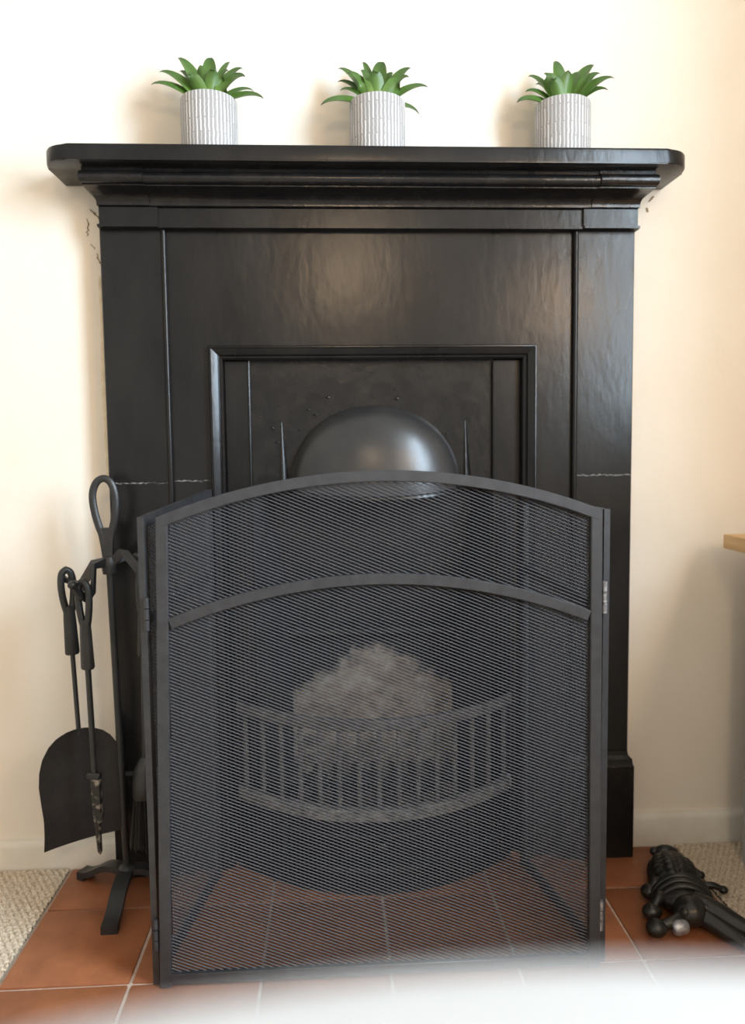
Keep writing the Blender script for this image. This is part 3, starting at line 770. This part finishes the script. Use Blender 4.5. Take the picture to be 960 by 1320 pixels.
# ================================================================== cast iron boot jack
bj = thing('boot_jack', 'black cast iron beetle-shaped boot jack with worn silver leg on the tiles', 'ornament', (.52, -.2, .0015))
def bpart(mb, name, m='ornament', ang=60, label=None):
    o = mb.build(name, M[m], ang=ang); o.parent = bj; o.location = -Vector((bj.location.x, bj.location.y, 0))
    if label: o['label'] = label
    return o
AX0, AX1 = Vector((.548, -.088, 0)), Vector((.517, -.222, 0))
ad = (AX1-AX0).normalized(); an = Vector((-ad.y, ad.x, 0)); Lb = (AX1-AX0).length
def ribbed(n=60, m=48):
    rg = []
    for i in range(n+1):
        t = i/n; s = Lb*t
        prof_ = math.sin(PI*(.10+.86*t))**.6
        hw = .050*prof_*(.74+.30*t); ht = .052*prof_*(.75+.25*t)
        row = []
        for k in range(m+1):
            a = PI*k/m; q = math.cos(a); z = math.sin(a)
            rib = 1+.085*abs(math.sin(t*PI*10))*(1 if .12 < t < .95 else 0)*(.25+.75*abs(math.sin(a*6)))
            if abs(a-PI/2) < .07: rib -= .05
            p = AX0+ad*s+an*(q*hw*rib); row.append((p.x, p.y, .006+z**.8*ht*rib if z > 0 else .006))
        row += [(row[-1][0], row[-1][1], .002), (row[0][0], row[0][1], .002)]
        rg.append(row)
    return MB().rings(rg)
bpart(ribbed(), 'wing_case', ang=40)
def bulge(c, r, sx, sy, sz, rot=0, n=18):
    return MB().ball((0, 0, 0), r, sx, sy, sz, n).xf(Matrix.Translation(c) @ Matrix.Rotation(rot, 4, 'Z'))
rot = math.atan2(an.y, an.x)
bpart(bulge((.547, -.090, .026), .016, 1.45, .8, .9, rot), 'tail_end')
bpart(bulge((.523, -.092, .030), .0085, 1, 1, 1), 'tail_knob')
# banded thorax
for k, (t, wd, hh) in enumerate(((1.00, .050, .052), (1.09, .049, .050), (1.18, .046, .047))):
    c = AX0+ad*Lb*t; pts = [tuple(c+an*(math.cos(PI*i/14)*wd)+Vector((0, 0, .004+math.sin(PI*i/14)*hh))) for i in range(15)]
    bpart(MB().tube(pts, .0055, 8), 'thorax_band')
bpart(bulge(tuple(AX0+ad*Lb*1.14+Vector((0, 0, .0255))), .044, 1.02, .74, .52, rot), 'thorax')
bpart(bulge((.506, -.278, .0265), .029, 1.0, .95, .85), 'head')
bpart(bulge((.490, -.292, .034), .008, 1, 1, 1), 'eye'); bpart(bulge((.528, -.286, .036), .008, 1, 1, 1), 'eye')
for pts, rr_ in (([(.520, -.262, .030), (.546, -.290, .028), (.575, -.322, .020), (.612, -.372, .013)], [.021, .0175, .015, .012]),
                 ([(.516, -.278, .024), (.535, -.302, .019), (.552, -.328, .0135), (.566, -.350, .0125)], [.018, .014, .0125, .011])):
    s = smooth(pts, 5); bpart(MB().tube(s, [rr_[0]+(rr_[-1]-rr_[0])*i/(len(s)-1) for i in range(len(s))], 12), 'prong')
def leg(p0, p1, foot, r0=.011, m='ornament', label=None, fr=.015):
    s = smooth([p0, p1, foot], 6)
    bpart(MB().tube(s, [r0*(1-.25*i/len(s)) for i in range(len(s))], 10), 'leg', m, label=label)
    bpart(MB().ball(foot, fr, 1.1, 1.0, .85, 14), 'foot')
leg((.505, -.180, .018), (.484, -.190, .026), (.470, -.197, .0145))
leg((.498, -.225, .018), (.470, -.240, .030), (.449, -.256, .0145), fr=.0155)
leg((.492, -.278, .022), (.472, -.296, .022), (.437, -.302, .0155), fr=.0165)
bpart(MB().tube(smooth([(.462, -.306, .0150), (.470, -.306, .0165), (.480, -.304, .0165), (.487, -.302, .0150)], 3), [.008, .0105, .0118, .0124, .0126, .0124, .0122, .0118, .011, .009], 14), 'worn_joint', 'worn', label='worn shiny silver joint')
leg((.560, -.190, .016), (.585, -.196, .020), (.604, -.200, .013), r0=.007, fr=.008)
leg((.565, -.140, .016), (.578, -.142, .018), (.588, -.146, .011), r0=.007, fr=.008)

# ================================================================== cabinet by the right wall
cb = thing('cabinet', 'grey painted cabinet with a honey oak top at the right edge', 'cabinet', (.82, -.5, -.003))
def kpart(mb, name, m, par=None):
    o = mb.build(name, M[m]); o.parent = par or cb
    o.location = -Vector(cb.location) if par is None else (0, 0, 0)
    return o
kpart(MB().box(.697, WR-.018, -.90, -.092, .003, .6165, .002), 'body', 'greypaint')
kpart(MB().box(.652, WR-.017, -.93, -.078, .617, .6445, .003, 2), 'top', 'oak')
for y0, y1 in ((-.885, -.505), (-.495, -.107)):
    d = kpart(MB().box(.690, .698, y0, y1, .07, .595, .002), 'door', 'greypaint')
    ym = (y1-.03) if y0 < -.6 else (y0+.03)
    kpart(MB().ball((.682, ym, .36), .011), 'knob', 'iron', d)

# ================================================================== white round table close to the lens
tb = thing('round_table', 'white round table top blurred along the bottom edge', 'table', (-.050, -1.668, -.003))
def tpart(mb, name):
    o = mb.build(name, M['whitetable']); o.parent = tb; return o
tpart(MB().lathe([(.0001, .680), (.325, .680), (.340, .686), (.345, .693), (.340, .700), (.330, .703), (.0001, .703)], (0, 0, 0), 96, cap=False), 'table_top')
for k in range(4):
    a = PI/4+k*PI/2
    tpart(MB().tube([(.20*math.cos(a), .20*math.sin(a), .682), (.25*math.cos(a), .25*math.sin(a), .0)], [.020, .013], 14), 'leg')
